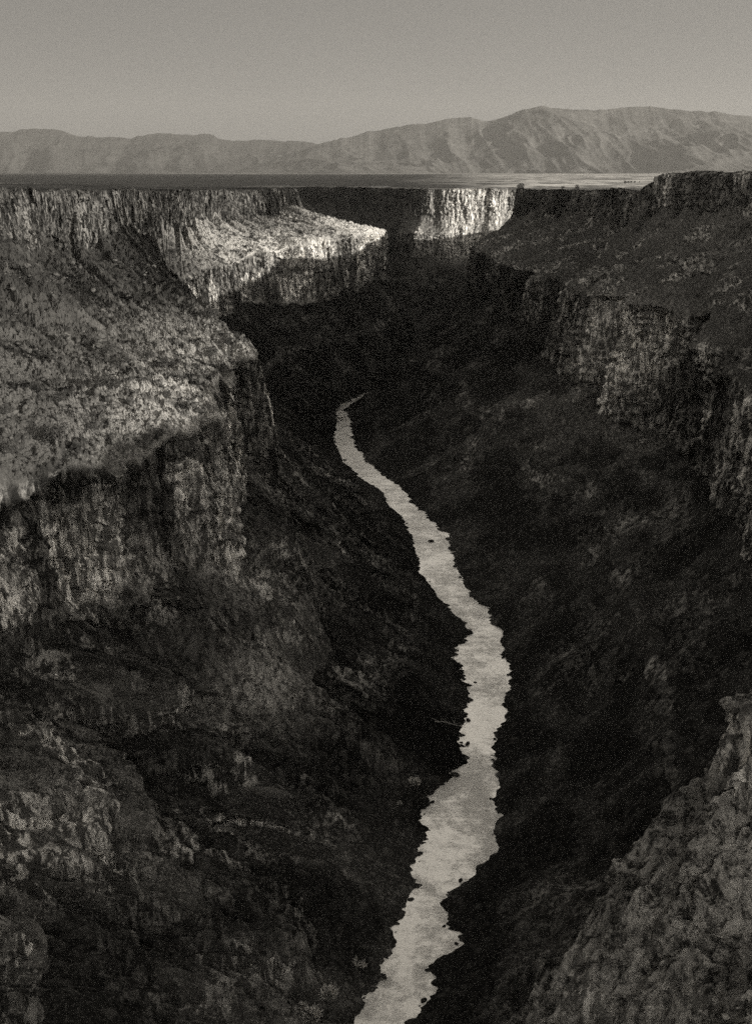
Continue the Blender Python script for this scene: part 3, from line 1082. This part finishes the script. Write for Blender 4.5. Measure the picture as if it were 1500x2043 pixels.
bpy.data.meshes.remove(src)
me = bpy.data.meshes.new('rubble')
me.from_pydata(np.concatenate(vs).tolist(), [], np.concatenate(fs).tolist())
me.materials.append(M_BOULDER)
tag(mesh_obj('rubble', me), 'broken dark stones scattered between the boulders on the sunlit bench', 'rubble', None, 'stuff')

# junipers: dark bushy crowns on short trunks
CROWNS = [leaves_mesh('juniper_crown', 120 + k, M_JUNIPER, 34, 26, 1.0, 1.5, 0.13) for k in range(3)]
TRUNK = branch_mesh('juniper_trunk', [[((0, 0, -0.3), 0.13), ((0.05, 0, 0.4), 0.10), ((0.02, 0.05, 0.9), 0.05)],
                                      [((0.03, 0, 0.3), 0.07), ((0.3, 0.1, 0.7), 0.03)], [((0.03, 0, 0.35), 0.06), ((-0.25, -0.12, 0.8), 0.03)]], M_BARK)


def juniper(k):
    root = bpy.data.objects.new('juniper', None)
    COL.objects.link(root)
    root.empty_display_size = 0.5
    mesh_obj('crown', CROWNS[k], root)
    mesh_obj('trunk', TRUNK, root)
    return root


JUN = []


def place_juniper(p, s, label, group=None):
    k = len(JUN) % 3
    o = juniper(k) if len(JUN) < 3 else copy_thing(JUN[k])
    JUN.append(o)
    if 'group' in o:
        del o['group']
    tag(o, label, 'juniper', group)
    o.location = p
    o.scale = (s, s, s * random.uniform(0.85, 1.1))
    o.rotation_euler = (0, 0, random.uniform(0, 6.28))


def on_plain(px, py, y):
    p = at_y(px, py, y)
    p[2] = float(plain_z(np.array([p[0]]), np.array([p[1]]))[0])
    return p


place_juniper(pick(110, 878), 3.4, 'dark juniper in the black hollow at the left end of the sunlit bench lip')
place_juniper(pick(250, 552), 3.0, 'dark round juniper high on the sunlit slope below the rim cliff')
place_juniper(pick(18, 530), 3.2, 'dark juniper at the foot of the rim cliff at the left border of the photo')
place_juniper(pick(362, 532), 2.6, 'dark juniper on the slope just above the bright notch of the bench')
place_juniper(pick(205, 770), 2.2, 'dark juniper in the middle of the palest grass patch of the bench')
jb = RNG.choice(vi, 36, replace=False, p=pr / pr.sum())
for i in jb:
    place_juniper(BP[i], RNG.uniform(1.3, 2.5), 'low dark juniper bush dotted among boulders on the sunlit bench', 'juniper bushes on the sunlit bench')
place_juniper(on_plain(1040, 369, 1640), 5.0, 'dark round juniper on the bright rim beside the sunlit far cliff')
place_juniper(on_plain(1034, 372, 1630), 3.5, 'smaller juniper just left of the round one above the sunlit far cliff')
for k, x in enumerate((1247, 1253, 1259, 1266, 1275)):
    place_juniper(on_plain(x, 357, 2000 + k * 30), 3.2 - k * 0.4, 'juniper in the short dark row on the pale plain left of the mesa step', 'row of junipers on the pale plain')
for px, lab in ((1118, 'tiny juniper on the dark far rim, left of the two small rim trees'), (1146, 'tiny juniper on the dark far rim, right of the two small rim trees')):
    place_juniper(pick(px, 376, 4), 2.2, lab)

# pale leafless shrubs near the water
SHRUB_TW = leaves_mesh('shrub_twigs', 150, M_STRAW, 26, 30, 1.0, 1.0, 0.22, True)
SHRUB_ST = branch_mesh('shrub_stems', [[((0, 0, -0.2), 0.04), ((math.cos(a) * 0.35, math.sin(a) * 0.35, 0.45), 0.025), ((math.cos(a) * 0.75, math.sin(a) * 0.75, 0.85), 0.01)]
                                       for a in (0.2, 1.1, 2.3, 3.1, 4.2, 5.4)], M_DEAD, 5)
sh0 = None
for px, py, r, lab in ((830, 1562, 1.9, 'pale leafless shrub alone on the dark left bank beside the widest pool'),
                       (720, 1927, 1.7, 'pale leafless shrub on the left bank by the nearest stretch of river'),
                       (660, 1985, 2.0, 'wide pale shrub between the river and the frame edge low on the left bank'),
                       (626, 2028, 2.2, 'pale shrub lowest on the left bank, cut by the bottom of the photo'),
                       (608, 2012, 1.0, 'small pale shrub just above the lowest one on the left bank'),
                       (798, 1600, 0.8, 'small faint shrub up the dark slope left of the lone bank shrub')):
    if sh0 is None:
        o = bpy.data.objects.new('bank_shrub', None)
        COL.objects.link(o)
        mesh_obj('twigs', SHRUB_TW, o)  # loose bare twigs, no leaves
        mesh_obj('stems', SHRUB_ST, o)
        sh0 = o
    else:
        o = copy_thing(sh0)
    tag(o, lab, 'shrub')
    o.location = pick(px, py)
    o.scale = (r, r, r)
    o.rotation_euler = (0, 0, px * 0.37)

# a bleached fallen tree reaching into the river from the left bank
A, B = pick(868, 1438), on_water(929, 1455, 0.5)
root = bpy.data.objects.new('fallen_tree', None)
COL.objects.link(root)
root.location = A
tag(root, 'bleached fallen tree with bare branches reaching from the left bank into the river', 'fallen tree')
D_ = Vector(B - A)
mesh_obj('trunk', branch_mesh('fallen_trunk', [[((0, 0, 0.3), 0.18), (D_ * 0.35 + Vector((0, 0.5, 0.7)), 0.14), (D_ * 0.7 + Vector((0, -0.4, 0.6)), 0.10), (D_ + Vector((0, 0, 0.2)), 0.05)]], M_DEAD, 8), root)
br = []
rg = random.Random(5)
for k in range(16):
    f = rg.uniform(0.0, 0.95)
    p = D_ * f + Vector((0, 0, 0.6))
    d = Vector((rg.uniform(-1, 1), rg.uniform(-0.6, 1), rg.uniform(0.1, 1))).normalized() * rg.uniform(1.2, 3.4)
    br.append([(p, 0.09), (p + d * 0.5 + Vector((0, 0, 0.15)), 0.06), (p + d, 0.025)])
mesh_obj('branches', branch_mesh('fallen_branches', br, M_DEAD, 5), root)

# one bright rock low in the right corner
o = tag(mesh_obj('pale_rock', rock_mesh('pale_rock', 77, M_PALE_ROCK, 3, 0.45)), 'small white rock lying on the grey outcrop in the lower right corner', 'rock')
o.location = pick(1449, 2034) + np.array([0, -0.2, 0.4])
o.scale = (0.85, 0.6, 0.6)
o.rotation_euler = (0.3, 0.3, -0.4)

# ---------------------------------------------------------------- haze: one closed box of even, thin air
bm = bmesh.new()
bmesh.ops.create_cube(bm, size=1.0)
me = bpy.data.meshes.new('haze')
bm.to_mesh(me)
bm.free()
haze = bpy.data.objects.new('haze', me)
COL.objects.link(haze)
haze.scale = (64000, 34000, 1800)
haze.location = (0, 10000, 1800 / 2 - 185)
haze['kind'] = 'stuff'
hm = bpy.data.materials.new('thin_haze')
hm.use_nodes = True
hm.node_tree.nodes.remove(hm.node_tree.nodes['Principled BSDF'])
pv = hm.node_tree.nodes.new('ShaderNodeVolumePrincipled')
pv.inputs['Color'].default_value = (0.95, 0.92, 0.86, 1)
pv.inputs['Density'].default_value = 1.9e-5
pv.inputs['Anisotropy'].default_value = 0.2
hm.node_tree.links.new(pv.outputs[0], hm.node_tree.nodes['Material Output'].inputs['Volume'])
me.materials.append(hm)
